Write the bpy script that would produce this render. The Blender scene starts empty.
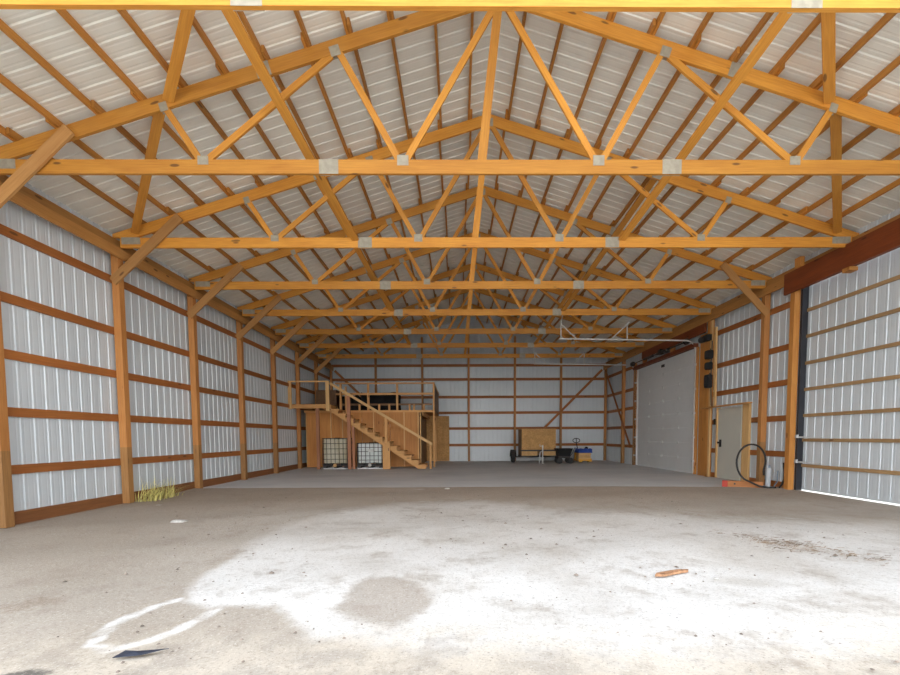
import bpy, math, random
from mathutils import Vector, Matrix
random.seed(7)
C = bpy.context.scene.collection
PI = math.pi
XC = 0.629                      # building centre line
S = 2.44                        # bay length
Y1 = 6.515
def YK(k): return Y1 + (k - 1) * S
XL, XR = -6.57, 7.755           # inner faces of the side wall posts
WL, WR = -6.755, 7.94           # inner faces of the side wall sheets
YB = YK(8)                      # inner face of back wall posts
WB = YB + 0.19
YF = 1.7                        # front opening
SLOPE = 0.308
ZP = 7.40
def zc(x): return ZP - SLOPE * abs(x)        # centre of the top chord, x measured from the centre line
ZROOF = ZP + 0.1 + 0.092
ORD = ['first', 'second', 'third', 'fourth', 'fifth', 'sixth', 'seventh', 'eighth', 'ninth', 'tenth', 'eleventh', 'twelfth']

# ------------------------------------------------------------------ mesh builder
class MB:
    def __init__(s): s.v = []; s.f = []; s.uv = []; s.sm = []
    def face(s, pts, uv=None, smooth=False):
        b = len(s.v); s.v += [tuple(p) for p in pts]
        s.f.append(list(range(b, b + len(pts)))); s.uv.append(uv or [(p[0], p[1]) for p in pts]); s.sm.append(smooth)
    def bar(s, p0, p1, w, h, up=(0, 0, 1)):
        """box from p0 to p1, h along 'up', w across; UV: u runs along the grain in metres"""
        p0, p1 = Vector(p0), Vector(p1); d = p1 - p0; L = d.length; d = d / L
        u = Vector(up); u = (u - d * u.dot(d))
        if u.length < 1e-4: u = Vector((1, 0, 0)) - d * d.x
        u.normalize(); r = d.cross(u)
        ru, rv = random.uniform(0, 60), random.uniform(0, 60)
        c = [(-w/2, -h/2), (w/2, -h/2), (w/2, h/2), (-w/2, h/2)]
        A = [p0 + r*a + u*b for a, b in c]; B = [p1 + r*a + u*b for a, b in c]
        per = 0
        for i in range(4):
            j = (i + 1) % 4; e = w if i % 2 == 0 else h
            s.face([A[i], A[j], B[j], B[i]], [(ru, rv+per), (ru, rv+per+e), (ru+L, rv+per+e), (ru+L, rv+per)]); per += e
        s.face([A[3], A[2], A[1], A[0]], [(ru+9, rv), (ru+9, rv+w), (ru+9+h*.4, rv+w), (ru+9+h*.4, rv)])
        s.face([B[0], B[1], B[2], B[3]], [(ru+19, rv), (ru+19, rv+w), (ru+19+h*.4, rv+w), (ru+19+h*.4, rv)])
        return s
    def box(s, x0, x1, y0, y1, z0, z1):
        dx, dy, dz = x1-x0, y1-y0, z1-z0; cx, cy, cz = (x0+x1)/2, (y0+y1)/2, (z0+z1)/2
        if dx >= dy and dx >= dz: s.bar((x0, cy, cz), (x1, cy, cz), dy, dz)
        elif dy >= dz: s.bar((cx, y0, cz), (cx, y1, cz), dx, dz)
        else: s.bar((cx, cy, z0), (cx, cy, z1), dx, dy, (0, 1, 0))
        return s
    def prism(s, pts, a, b, axis='Y'):
        """polygon in the other two axes extruded from a to b along axis"""
        def P(p, t):
            return (p[0], t, p[1]) if axis == 'Y' else ((t, p[0], p[1]) if axis == 'X' else (p[0], p[1], t))
        ru, rv = random.uniform(0, 60), random.uniform(0, 60)
        ar = sum(pts[i][0]*pts[(i+1) % len(pts)][1]-pts[(i+1) % len(pts)][0]*pts[i][1] for i in range(len(pts)))
        if (ar > 0) == (axis == 'Y'): pts = pts[::-1]
        # now front (t=a) must face -axis
        uv = [(ru+p[0], rv+p[1]) for p in pts]
        s.face([P(p, a) for p in pts][::-1], uv[::-1]); s.face([P(p, b) for p in pts], uv)
        n = len(pts)
        for i in range(n):
            j = (i+1) % n; L = math.dist(pts[i], pts[j])
            s.face([P(pts[i], a), P(pts[j], a), P(pts[j], b), P(pts[i], b)], [(ru, rv), (ru+L, rv), (ru+L, rv+b-a), (ru, rv+b-a)])
        return s
    def tube(s, path, r, n=10, cap=True, closed=False):
        path = [Vector(p) for p in path]; m = len(path); rings = []; prev = None; acc = 0
        for i, p in enumerate(path):
            if closed: d = path[(i+1) % m] - path[i-1]
            else: d = path[min(i+1, m-1)] - path[max(i-1, 0)]
            d.normalize()
            if prev is None:
                u = Vector((0, 0, 1)) if abs(d.z) < .9 else Vector((1, 0, 0))
            else: u = prev
            u = u - d*u.dot(d); u.normalize(); prev = u; w = d.cross(u)
            rr = r[i] if isinstance(r, (list, tuple)) else r
            rings.append([p + (u*math.cos(2*PI*k/n) + w*math.sin(2*PI*k/n))*rr for k in range(n)])
        for i in range(m if closed else m-1):
            a, b = rings[i], rings[(i+1) % m]; L = (path[(i+1) % m]-path[i]).length
            for k in range(n):
                l = (k+1) % n
                s.face([a[k], a[l], b[l], b[k]], [(acc, k*.02), (acc, k*.02+.02), (acc+L, k*.02+.02), (acc+L, k*.02)], True)
            acc += L
        if cap and not closed:
            s.face(rings[0][::-1]); s.face(rings[-1])
        return s
    def lathe(s, prof, c, axis=(0, 0, 1), n=20):
        ax = Vector(axis).normalized(); u = Vector((1, 0, 0)) if abs(ax.x) < .9 else Vector((0, 1, 0))
        u = (u - ax*u.dot(ax)).normalized(); w = ax.cross(u); c = Vector(c)
        R = [[c + ax*z + (u*math.cos(2*PI*k/n)+w*math.sin(2*PI*k/n))*r for k in range(n)] for r, z in prof]
        for i in range(len(R)-1):
            for k in range(n):
                l = (k+1) % n
                s.face([R[i][k], R[i][l], R[i+1][l], R[i+1][k]], None, True)
        return s
    def build(s, name, mat, parent=None, origin=(0, 0, 0), bevel=0.0, merge=False):
        me = bpy.data.meshes.new(name); o = Vector(origin)
        me.from_pydata([Vector(p)-o for p in s.v], [], s.f)
        uvl = me.uv_layers.new(name='UVMap'); i = 0; flat = []
        for q in s.uv:
            for a in q: flat += [a[0], a[1]]
        uvl.data.foreach_set('uv', flat)
        me.polygons.foreach_set('use_smooth', s.sm)
        me.materials.append(mat)
        if merge:
            import bmesh
            bm = bmesh.new(); bm.from_mesh(me); bmesh.ops.remove_doubles(bm, verts=bm.verts, dist=1e-5)
            bm.to_mesh(me); bm.free()
        me.update()
        ob = bpy.data.objects.new(name, me); C.objects.link(ob)
        if parent is not None: ob.parent = parent
        else: ob.location = origin
        if bevel:
            import bmesh
            if not merge:
                bm = bmesh.new(); bm.from_mesh(me); bmesh.ops.remove_doubles(bm, verts=bm.verts, dist=1e-5); bm.to_mesh(me); bm.free()
            md = ob.modifiers.new('Bevel', 'BEVEL'); md.width = bevel; md.segments = 2; md.limit_method = 'ANGLE'
        return ob

def tag(o, label, cat, group=None, kind=None):
    o['label'] = label; o['category'] = cat
    if group: o['group'] = group
    if kind: o['kind'] = kind
    return o
def thing(name, label, cat, loc=(0, 0, 0), group=None):
    o = bpy.data.objects.new(name, None); o.empty_display_size = .1; C.objects.link(o); o.location = loc
    return tag(o, label, cat, group)
def struct(name, mb, mat, merge=False):
    o = mb.build(name, mat, merge=merge); o['kind'] = 'structure'; return o
def dup(root, loc, label=None):
    r = root.copy(); C.objects.link(r); r.location = loc
    if label: r['label'] = label
    for ch in root.children:
        c = ch.copy(); C.objects.link(c); c.parent = r
        for g in ch.children:
            d = g.copy(); C.objects.link(d); d.parent = c
    return r

# ------------------------------------------------------------------ materials
class NT:
    def __init__(s, name):
        s.m = bpy.data.materials.new(name); s.m.use_nodes = True; s.t = s.m.node_tree
        s.b = s.t.nodes['Principled BSDF']
    def n(s, typ, **kw):
        nd = s.t.nodes.new(typ)
        for k, v in kw.items():
            if k.startswith('i_'):
                key = k[2:]; key = int(key) if key.isdigit() else key
                nd.inputs[key].default_value = v
            else: setattr(nd, k, v)
        return nd
    def l(s, a, b): s.t.links.new(a, b)
    def math(s, op, a, b=None, clamp=False):
        nd = s.n('ShaderNodeMath', operation=op, use_clamp=clamp)
        for i, x in enumerate((a, b)):
            if x is None: continue
            if isinstance(x, (int, float)): nd.inputs[i].default_value = x
            else: s.l(x, nd.inputs[i])
        return nd.outputs[0]
    def mix(s, fac, a, b, blend='MIX'):
        nd = s.n('ShaderNodeMix', data_type='RGBA', blend_type=blend)
        for i, x in ((0, fac), (6, a), (7, b)):
            if isinstance(x, (int, float)): nd.inputs[i].default_value = x
            elif isinstance(x, tuple): nd.inputs[i].default_value = (*x[:3], 1)
            else: s.l(x, nd.inputs[i])
        return nd.outputs[2]
    def ramp(s, fac, stops):
        nd = s.n('ShaderNodeValToRGB'); e = nd.color_ramp.elements
        while len(e) < len(stops): e.new(.5)
        for el, (p, c) in zip(e, stops):
            el.position = p; el.color = (*c, 1) if isinstance(c, tuple) else (c, c, c, 1)
        s.l(fac, nd.inputs[0]); return nd.outputs[0]
    def rng(s, v, a, b, c=0., d=1., smooth=True):
        nd = s.n('ShaderNodeMapRange', interpolation_type='SMOOTHSTEP' if smooth else 'LINEAR')
        s.l(v, nd.inputs[0])
        for i, x in enumerate((a, b, c, d), 1): nd.inputs[i].default_value = x
        return nd.outputs[0]
    def noise(s, vec, scale, detail=4, rough=.55):
        nd = s.n('ShaderNodeTexNoise'); nd.inputs['Scale'].default_value = scale; nd.inputs['Detail'].default_value = detail
        nd.inputs['Roughness'].default_value = rough; s.l(vec, nd.inputs['Vector']); return nd.outputs['Fac']

def wood(name, light, dark, knot=(.10, .035, .01), var=.18, rough=.6, knots=True, stretch=1.0, foot=None, kn=.66):
    t = NT(name); uv0 = t.n('ShaderNodeUVMap').outputs[0]
    oi0 = t.n('ShaderNodeObjectInfo'); cb = t.n('ShaderNodeCombineXYZ'); t.l(t.math('MULTIPLY', oi0.outputs['Random'], 47.), cb.inputs[0]); t.l(t.math('MULTIPLY', oi0.outputs['Random'], 31.), cb.inputs[1])
    va = t.n('ShaderNodeVectorMath', operation='ADD'); t.l(uv0, va.inputs[0]); t.l(cb.outputs[0], va.inputs[1]); uv = va.outputs[0]
    mp = t.n('ShaderNodeMapping'); mp.inputs['Scale'].default_value = (1.1*stretch, 22*stretch, 1); t.l(uv, mp.inputs[0])
    g = t.noise(mp.outputs[0], 2.2, 5, .6)
    mp2 = t.n('ShaderNodeMapping'); mp2.inputs['Scale'].default_value = (.7, 5, 1); t.l(uv, mp2.inputs[0])
    g2 = t.noise(mp2.outputs[0], 1.0, 3)
    f = t.math('ADD', t.math('MULTIPLY', g, .65), t.math('MULTIPLY', g2, .45))
    col = t.ramp(f, [(.34, dark), (.56, tuple((a*1.3+b)/2.3 for a, b in zip(light, dark))), (.72, light)])
    if knots:
        mp3 = t.n('ShaderNodeMapping'); mp3.inputs['Scale'].default_value = (2.0, 6.5, 1); t.l(uv, mp3.inputs[0])
        vo = t.n('ShaderNodeTexVoronoi'); vo.inputs['Scale'].default_value = 1.0; t.l(mp3.outputs[0], vo.inputs['Vector'])
        sel = t.n('ShaderNodeSeparateColor'); t.l(vo.outputs['Color'], sel.inputs[0])
        on = t.math('GREATER_THAN', sel.outputs[0], kn)
        k = t.math('MULTIPLY', t.rng(vo.outputs['Distance'], .10, .17, 1., 0.), on)
        col = t.mix(t.math('MULTIPLY', k, .8), col, knot)
    if foot:
        oz = t.n('ShaderNodeSeparateXYZ'); t.l(t.n('ShaderNodeTexCoord').outputs['Object'], oz.inputs[0])
        col = t.mix(t.math('MULTIPLY', t.math('LESS_THAN', oz.outputs['Z'], 1.12), .75), col, t.ramp(g, [(.35, tuple(x*.7 for x in foot)), (.7, foot)]))
    oi = t.n('ShaderNodeObjectInfo')
    hv = t.n('ShaderNodeHueSaturation'); t.l(col, hv.inputs['Color'])
    t.l(t.math('ADD', t.math('MULTIPLY', oi.outputs['Random'], var*2), 1-var), hv.inputs['Value'])
    t.l(hv.outputs[0], t.b.inputs['Base Color']); t.b.inputs['Roughness'].default_value = rough
    bp = t.n('ShaderNodeBump'); bp.inputs['Strength'].default_value = .12; bp.inputs['Distance'].default_value = .01
    t.l(g, bp.inputs['Height']); t.l(bp.outputs[0], t.b.inputs['Normal'])
    return t.m

def plain(name, col, rough=.5, metal=0., var=.05, scale=6.):
    t = NT(name); tc = t.n('ShaderNodeTexCoord').outputs['Object']
    n = t.noise(tc, scale, 4)
    hv = t.n('ShaderNodeHueSaturation'); hv.inputs['Color'].default_value = (*col, 1)
    t.l(t.rng(n, .3, .7, 1-var, 1+var), hv.inputs['Value'])
    t.l(hv.outputs[0], t.b.inputs['Base Color']); t.b.inputs['Roughness'].default_value = rough; t.b.inputs['Metallic'].default_value = metal
    return t.m

M = {}
M['truss'] = wood('truss_pine', (.68, .315, .045), (.46, .17, .018), kn=.45)
M['purlin'] = wood('purlin_pine', (.54, .245, .045), (.36, .135, .02))
M['post'] = wood('post_pine', (.50, .225, .065), (.34, .13, .032), foot=(.32, .17, .06))
M['girt'] = wood('girt_brown', (.40, .145, .035), (.25, .078, .018))
M['eave'] = wood('eave_pine', (.52, .26, .075), (.36, .16, .04))
M['brace'] = wood('brace_tan', (.55, .29, .10), (.40, .18, .05))
M['beam'] = wood('beam_redbrown', (.24, .055, .012), (.13, .026, .006), knot=(.05, .01, .005), var=.05)
M['rail'] = wood('grey_brown_rail', (.42, .27, .13), (.29, .17, .075))
M['door_post'] = wood('door_post_pine', (.60, .27, .06), (.40, .15, .03))
M['pale_pine'] = wood('pale_pine', (.74, .48, .21), (.56, .32, .12), var=.08)
M['stair'] = wood('stair_lumber', (.68, .37, .13), (.48, .23, .07), var=.12)
M['pinkpost'] = wood('pink_brown_lumber', (.46, .20, .10), (.30, .12, .06), var=.1)
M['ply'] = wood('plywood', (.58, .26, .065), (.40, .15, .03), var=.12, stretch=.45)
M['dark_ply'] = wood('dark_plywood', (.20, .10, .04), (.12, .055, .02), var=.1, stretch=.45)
M['plinth'] = wood('sill_brown', (.33, .135, .045), (.18, .065, .022))
M['orange_block'] = wood('block_orange', (.50, .20, .055), (.34, .12, .03), var=.05)
M['plate'] = plain('galvanised_plate', (.37, .34, .275), .55, .25, .12, 14)
M['galv'] = plain('galvanised_steel', (.62, .63, .64), .45, .5, .1, 10)
M['white_steel'] = plain('white_steel', (.58, .58, .56), .45, .0, .05)
M['black'] = plain('black_plastic', (.008, .008, .009), .85, 0, .2)
M['black_board'] = plain('black_board', (.022, .024, .032), .6, 0, .3, 2)
M['rubber'] = plain('black_rubber', (.02, .02, .021), .75)
M['cloth_black'] = plain('black_cloth', (.008, .008, .009), .95)
M['yellow'] = plain('yellow_paint', (.72, .36, .02), .45)
M['blue'] = plain('blue_cover', (.02, .07, .36), .6)
M['darksteel'] = plain('dark_steel', (.05, .045, .045), .5, .4)
M['pvc'] = plain('grey_pvc', (.42, .45, .48), .5)
M['bluetube'] = plain('bluegrey_tube', (.16, .22, .28), .5)
M['red'] = plain('red_paint', (.42, .035, .015), .55)
M['stone'] = plain('pale_stone', (.50, .48, .45), .9, 0, .2, 40)
M['tin'] = plain('dark_scrap', (.028, .035, .055), .55, .1, .3, 12)
M['chip'] = plain('orange_bark', (.36, .19, .10), .8, 0, .35, 25)
M['grass'] = plain('dry_grass', (.66, .60, .22), .8, 0, .3, 5)
M['straw'] = plain('straw', (.20, .14, .09), .9, 0, .4, 3)

def sheet_mat(name, col, col2):
    t = NT(name); g = t.n('ShaderNodeNewGeometry').outputs['Position']
    n = t.noise(g, .6, 3); n2 = t.noise(g, 5, 4)
    c = t.mix(t.rng(n, .35, .65), col, col2)
    c = t.mix(t.math('MULTIPLY', t.rng(n2, .5, .8), .12), c, (.45, .43, .40))
    t.l(c, t.b.inputs['Base Color']); t.b.inputs['Roughness'].default_value = .42; t.b.inputs['Metallic'].default_value = .1
    return t.m
M['wall_sheet'] = sheet_mat('wall_steel_sheet', (.62, .67, .71), (.58, .63, .67))
M['roof_sheet'] = sheet_mat('roof_steel_sheet', (.86, .85, .78), (.80, .79, .725))
M['ohd'] = sheet_mat('overhead_door_white', (.72, .74, .75), (.68, .70, .71))
M['walkdoor'] = sheet_mat('walk_door_paint', (.60, .58, .50), (.54, .53, .47))

def osb_mat(name, a, b):
    t = NT(name); uv = t.n('ShaderNodeTexCoord').outputs['Object']
    vo = t.n('ShaderNodeTexVoronoi'); vo.inputs['Scale'].default_value = 22; vo.inputs['Randomness'].default_value = 1; t.l(uv, vo.inputs['Vector'])
    sp = t.n('ShaderNodeSeparateColor'); t.l(vo.outputs['Color'], sp.inputs[0])
    n = t.noise(uv, 3, 4)
    c = t.mix(sp.outputs[0], a, b); c = t.mix(t.rng(n, .4, .7, 0, .35), c, tuple(x*.6 for x in b))
    t.l(c, t.b.inputs['Base Color']); t.b.inputs['Roughness'].default_value = .8
    return t.m
M['osb'] = osb_mat('osb_board', (.62, .36, .14), (.48, .26, .09))
M['osb_pale'] = osb_mat('osb_pale', (.66, .42, .19), (.55, .33, .13))
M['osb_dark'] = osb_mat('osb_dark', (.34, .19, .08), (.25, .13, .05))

def tote_mat(name, a, b):
    t = NT(name); p = t.n('ShaderNodeNewGeometry').outputs['Position']
    mp = t.n('ShaderNodeMapping'); mp.inputs['Scale'].default_value = (3.2, 1, .5); t.l(p, mp.inputs[0])
    n = t.noise(mp.outputs[0], 1.5, 3)
    t.l(t.mix(t.rng(n, .35, .65), a, b), t.b.inputs['Base Color']); t.b.inputs['Roughness'].default_value = .35
    t.b.inputs['Subsurface Weight'].default_value = .1
    return t.m
M['tote_yellowed'] = tote_mat('yellowed_tank', (.58, .54, .42), (.40, .34, .22))
M['tote_white'] = tote_mat('white_tank', (.66, .70, .69), (.55, .59, .57))

def concrete():
    t = NT('slab_concrete'); p = t.n('ShaderNodeNewGeometry').outputs['Position']
    n = t.noise(p, .55, 5); n2 = t.noise(p, 9, 5, .7)
    mp = t.n('ShaderNodeMapping'); mp.inputs['Scale'].default_value = (.25, 1.6, 1); t.l(p, mp.inputs[0])
    n3 = t.noise(mp.outputs[0], 1.2, 4)
    c = t.ramp(n, [(.3, (.52, .535, .55)), (.5, (.60, .61, .625)), (.7, (.67, .675, .68))])
    c = t.mix(t.rng(n3, .45, .75, 0, .6), c, (.70, .69, .68)); c = t.mix(t.rng(n2, .5, .8, 0, .35), c, (.34, .33, .32))
    t.l(c, t.b.inputs['Base Color']); t.b.inputs['Roughness'].default_value = .62
    return t.m
M['concrete'] = concrete()

def dirt():
    t = NT('packed_dirt'); P = t.n('ShaderNodeNewGeometry').outputs['Position']
    nv = t.n('ShaderNodeTexNoise'); nv.inputs['Scale'].default_value = .9; nv.inputs['Detail'].default_value = 5; t.l(P, nv.inputs['Vector'])
    off = t.n('ShaderNodeVectorMath', operation='SUBTRACT'); t.l(nv.outputs['Color'], off.inputs[0]); off.inputs[1].default_value = (.5, .5, .5)
    sc = t.n('ShaderNodeVectorMath', operation='SCALE'); t.l(off.outputs[0], sc.inputs[0]); sc.inputs['Scale'].default_value = 1.0
    ad = t.n('ShaderNodeVectorMath', operation='ADD'); t.l(P, ad.inputs[0]); t.l(sc.outputs[0], ad.inputs[1]); PD = ad.outputs[0]
    sc2 = t.n('ShaderNodeVectorMath', operation='SCALE'); t.l(off.outputs[0], sc2.inputs[0]); sc2.inputs['Scale'].default_value = .35
    ad2 = t.n('ShaderNodeVectorMath', operation='ADD'); t.l(P, ad2.inputs[0]); t.l(sc2.outputs[0], ad2.inputs[1]); PF = ad2.outputs[0]
    def ell(cx, cy, rx, ry, rot=0, soft=(.7, 1.1), src=None):
        mp = t.n('ShaderNodeMapping', vector_type='TEXTURE'); mp.inputs['Location'].default_value = (cx, cy, 0)
        mp.inputs['Rotation'].default_value = (0, 0, rot); mp.inputs['Scale'].default_value = (rx, ry, 1000)
        t.l(src or PD, mp.inputs[0]); ln = t.n('ShaderNodeVectorMath', operation='LENGTH'); t.l(mp.outputs[0], ln.inputs[0])
        return t.rng(ln.outputs['Value'], soft[0], soft[1], 1., 0.), ln.outputs['Value']
    at = t.n('ShaderNodeAttribute', attribute_name='stains'); asp = t.n('ShaderNodeSeparateColor'); t.l(at.outputs['Color'], asp.inputs[0]); A_CH, A_ST, A_RG = asp.outputs
    at2 = t.n('ShaderNodeAttribute', attribute_name='smears'); asp2 = t.n('ShaderNodeSeparateColor'); t.l(at2.outputs['Color'], asp2.inputs[0]); A_S1, A_S2 = asp2.outputs[:2]
    big = t.noise(P, .5, 5); mid = t.noise(P, 3.2, 6, .65); fine = t.noise(P, 18, 6, .8); grit = t.noise(P, 55, 4, .8)
    base = t.ramp(big, [(.3, (.34, .295, .245)), (.5, (.41, .365, .315)), (.7, (.47, .425, .375))])
    # brown band in front of the slab and along the left wall
    sx = t.n('ShaderNodeSeparateXYZ'); t.l(PD, sx.inputs[0])
    band = t.rng(sx.outputs['Y'], 7.2, 10.2, 0., .75)
    left = t.rng(sx.outputs['X'], -2.6, -5.4, 0., .6)
    base = t.mix(band, base, (.38, .305, .24)); base = t.mix(left, base, (.37, .31, .25))
    def mx(a, b): return t.math('MAXIMUM', a, b)
    edge = t.math('ADD', t.math('MULTIPLY', t.math('SUBTRACT', t.noise(P, 1.6, 4, .6), .5), .7), t.math('MULTIPLY', t.math('SUBTRACT', t.noise(P, 9, 5, .7), .5), .8))
    w = t.rng(t.math('ADD', A_CH, edge), .15, .85)
    cloud = t.noise(P, .75, 5, .6)
    w = t.math('MULTIPLY', w, t.rng(cloud, .25, .62, .4, 1.)); w = t.math('MULTIPLY', w, t.rng(sx.outputs['Y'], 6.8, 3.4, .62, 1.))
    w = mx(w, t.math('MULTIPLY', t.rng(t.math('ADD', A_RG, t.math('MULTIPLY', edge, .7)), .3, .8), .95))
    w = t.math('MULTIPLY', w, t.rng(mid, .2, .5, .75, 1.))
    col = t.mix(w, base, (.70, .69, .675))
    # sandy specks in front, damp stains
    sand = t.math('MULTIPLY', t.rng(sx.outputs['Y'], 3.3, 2.5), t.rng(mid, .35, .6))
    col = t.mix(t.math('MULTIPLY', sand, .55), col, (.62, .55, .455))
    st = t.rng(t.math('ADD', A_ST, t.math('MULTIPLY', edge, .8)), .25, .75)
    col = t.mix(t.math('MULTIPLY', st, .85), col, (.37, .325, .28))
    st2 = ell(2.5, 3.85, .35, .2, -.3, (.2, 1.2), PF)[0]
    col = t.mix(t.math('MULTIPLY', t.math('MULTIPLY', st2, t.rng(mid, .3, .55)), .5), col, (.38, .34, .29))
    s1 = t.rng(t.math('ADD', A_S1, t.math('MULTIPLY', edge, 1.6)), .35, .95)
    col = t.mix(t.math('MULTIPLY', t.math('MULTIPLY', s1, t.rng(fine, .3, .6)), .6), col, (.24, .175, .12))
    s2 = t.rng(t.math('ADD', A_S2, t.math('MULTIPLY', edge, 1.8)), .45, .9)
    col = t.mix(t.math('MULTIPLY', s2, .85), col, (.07, .065, .06))
    patch = t.math('MULTIPLY', t.rng(t.noise(P, 1.7, 7, .72), .50, .68), .55)
    col = t.mix(patch, col, (.30, .25, .205))
    col = t.mix(t.rng(fine, .52, .70, 0, .5), col, (.25, .205, .165)); col = t.mix(t.rng(grit, .54, .68, 0, .55), col, (.15, .125, .105))
    col = t.mix(t.rng(grit, .44, .32, 0, .5), col, (.74, .70, .64))
    t.l(col, t.b.inputs['Base Color']); t.b.inputs['Roughness'].default_value = .9; t.b.inputs['Specular IOR Level'].default_value = .2
    bp = t.n('ShaderNodeBump'); bp.inputs['Strength'].default_value = .35; bp.inputs['Distance'].default_value = .02
    t.l(t.math('ADD', fine, t.math('MULTIPLY', mid, .8)), bp.inputs['Height']); t.l(bp.outputs[0], t.b.inputs['Normal'])
    return t.m
M['dirt'] = dirt()
def yard():
    t = NT('yard_gravel'); P = t.n('ShaderNodeNewGeometry').outputs['Position']
    n = t.noise(P, 8, 6, .7); n2 = t.noise(P, .3, 4)
    c = t.ramp(n, [(.3, (.50, .46, .40)), (.7, (.72, .68, .61))]); c = t.mix(t.rng(n2, .4, .7, 0, .4), c, (.58, .55, .50))
    t.l(c, t.b.inputs['Base Color']); t.b.inputs['Roughness'].default_value = .9
    return t.m
M['yard'] = yard()

# ------------------------------------------------------------------ setting
def ribbed(mb, P, s0, s1, t0, t1, rib0=0.0):
    """corrugated sheet: P(s, t, d) -> point, ribs run along t and stand out by d on the far side"""
    pr = [(s0, 0.)]; pitch = .2286
    k = math.ceil((s0 - rib0)/pitch)
    c = rib0 + k*pitch
    while c < s1 - .03:
        for ds, d in ((-.080, 0), (-.070, .002), (-.056, .002), (-.046, 0), (-.020, 0), (-.009, .016), (.009, .016), (.020, 0), (.046, 0), (.056, .002), (.070, .002), (.080, 0)):
            if pr[-1][0] < c+ds < s1: pr.append((c+ds, d))
        c += pitch
    pr.append((s1, 0.))
    for (a, da), (b, db) in zip(pr, pr[1:]):
        mb.face([P(a, t0, da), P(b, t0, db), P(b, t1, db), P(a, t1, da)])

# ground outside and the floors
g = MB()
Z = -.06
def quad(mb, x0, x1, y0, y1, z): mb.face([(x0, y0, z), (x1, y0, z), (x1, y1, z), (x0, y1, z)])
quad(g, -60, 60, -70, 50, Z); struct('ground', g, M['yard'])
f = MB(); nx, ny = 170, 190; x0, x1, y0, y1 = WL-.02, WR+.05, -4., 11.28
def ss_(v): v = max(0, min(1, v)); return v*v*(3-2*v)
def edge_y(x):
    P_ = [(-9, 11.36), (-6.06, 11.34), (-.2, 11.23), (3.6, 11.2), (6.3, 10.9), (9, 10.75)]
    for (a, ya), (b, yb) in zip(P_, P_[1:]):
        if x <= b: return ya+(yb-ya)*(x-a)/(b-a) + .015*math.sin(5*x) + .01*math.sin(13*x+1)
    return 10.7
def hz(x, y):
    e = min(1, max(0, (y1-y)/.5)); 
    return (.012*math.sin(1.7*x+.6*y)+.009*math.sin(3.1*y-1.1*x+1)) * e * min(1, max(0, (x-x0)/1.)) * min(1, max(0, (x1-x)/1.)) - .004 + .026*ss_(1-(y1-y)/.8)
CHALK = [(-2.18, 3.51), (-2.32, 3.74), (-2.45, 4.25), (-2.47, 4.67), (-2.48, 5.14), (-2.61, 5.88), (-2.6, 6.63), (-2.2, 7.59), (-1.15, 8.7), (0.24, 9.05), (1.78, 7.73), (3.04, 7.36), (4.7, 6.84), (6.29, 6.22), (4.08, 3.35), (3.14, 2.69), (1.37, 2.45), (0.36, 2.55), (-0.24, 2.63), (-0.75, 2.76), (-0.96, 2.81), (-1.19, 3.13), (-1.36, 3.32), (-1.7, 3.41), (-1.91, 3.37)]
STAIN = [(-1.0, 3.33), (-0.9, 3.47), (-0.93, 3.83), (-0.77, 4.05), (-0.49, 3.96), (-0.24, 3.69), (-0.17, 3.46), (-0.25, 3.22), (-0.44, 2.99), (-0.7, 3.08), (-0.86, 3.17)]
RING = [(-2.23, 3.57), (-2.36, 3.36), (-2.41, 3.12), (-2.38, 2.87), (-2.3, 2.74), (-2.16, 2.71), (-2.0, 2.83), (-1.87, 3.11), (-1.85, 3.33)]
SMEAR = [(-3.73, 3.3), (-3.59, 3.46), (-3.46, 3.61), (-3.19, 3.62), (-3.12, 3.44), (-3.24, 3.25), (-3.49, 3.08)]
SMEAR2 = [(-2.57, 2.34), (-2.53, 2.47), (-2.45, 2.53), (-2.26, 2.48), (-2.2, 2.37), (-2.26, 2.24)]
def seg_d(p, a, b):
    dx, dy = b[0]-a[0], b[1]-a[1]; L = dx*dx+dy*dy
    u = max(0, min(1, ((p[0]-a[0])*dx+(p[1]-a[1])*dy)/L)) if L else 0
    return math.hypot(p[0]-a[0]-u*dx, p[1]-a[1]-u*dy)
def sdist(p, poly):
    d = min(seg_d(p, poly[i-1], poly[i]) for i in range(len(poly))); ins = False
    for i in range(len(poly)):
        (xa, ya), (xb, yb) = poly[i-1], poly[i]
        if (ya > p[1]) != (yb > p[1]) and p[0] < (xb-xa)*(p[1]-ya)/(yb-ya)+xa: ins = not ins
    return d if ins else -d
def ss(v): v = max(0, min(1, v)); return v*v*(3-2*v)
vs, fs, st1, st2 = [], [], [], []
for j in range(ny+1):
    for i in range(nx+1):
        u, v = i/nx, j/ny
        x = x0+(x1-x0)*u; ye = edge_y(x); y = y0+(ye-y0)*v
        vs.append((x, y, hz(x, y1-(ye-y)*(1 if ye-y < .8 else (y1-y)/(ye-y)))))
        if -5.5 < x and 1.2 < y < 10.5:
            soft = .14 + .5*max(0, min(1, (x+1.2)/2.5)) + .22*max(0, y-4.8)
            soft = min(soft, 1.1)
            ch = ss(.5+sdist((x, y), CHALK)/(2*soft))
            near = -1.6 < x < .6 and 2.6 < y < 4.6
            stn = ss(.5+sdist((x, y), STAIN)/.4) if near else 0
            rg = math.exp(-(min(seg_d((x, y), RING[q], RING[q+1]) for q in range(len(RING)-1))/.055)**2) if -3 < x < -1 and y < 4.6 else 0
            s1 = ss(.5+sdist((x, y), SMEAR)/.5) if x < -2 and y < 5 else 0
            s2 = ss(.5+sdist((x, y), SMEAR2)/.2) if x < -1.4 and y < 3.5 else 0
        else: ch = stn = rg = s1 = s2 = 0
        st1.append((ch, stn, rg, 1)); st2.append((s1, s2, 0, 1))
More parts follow.
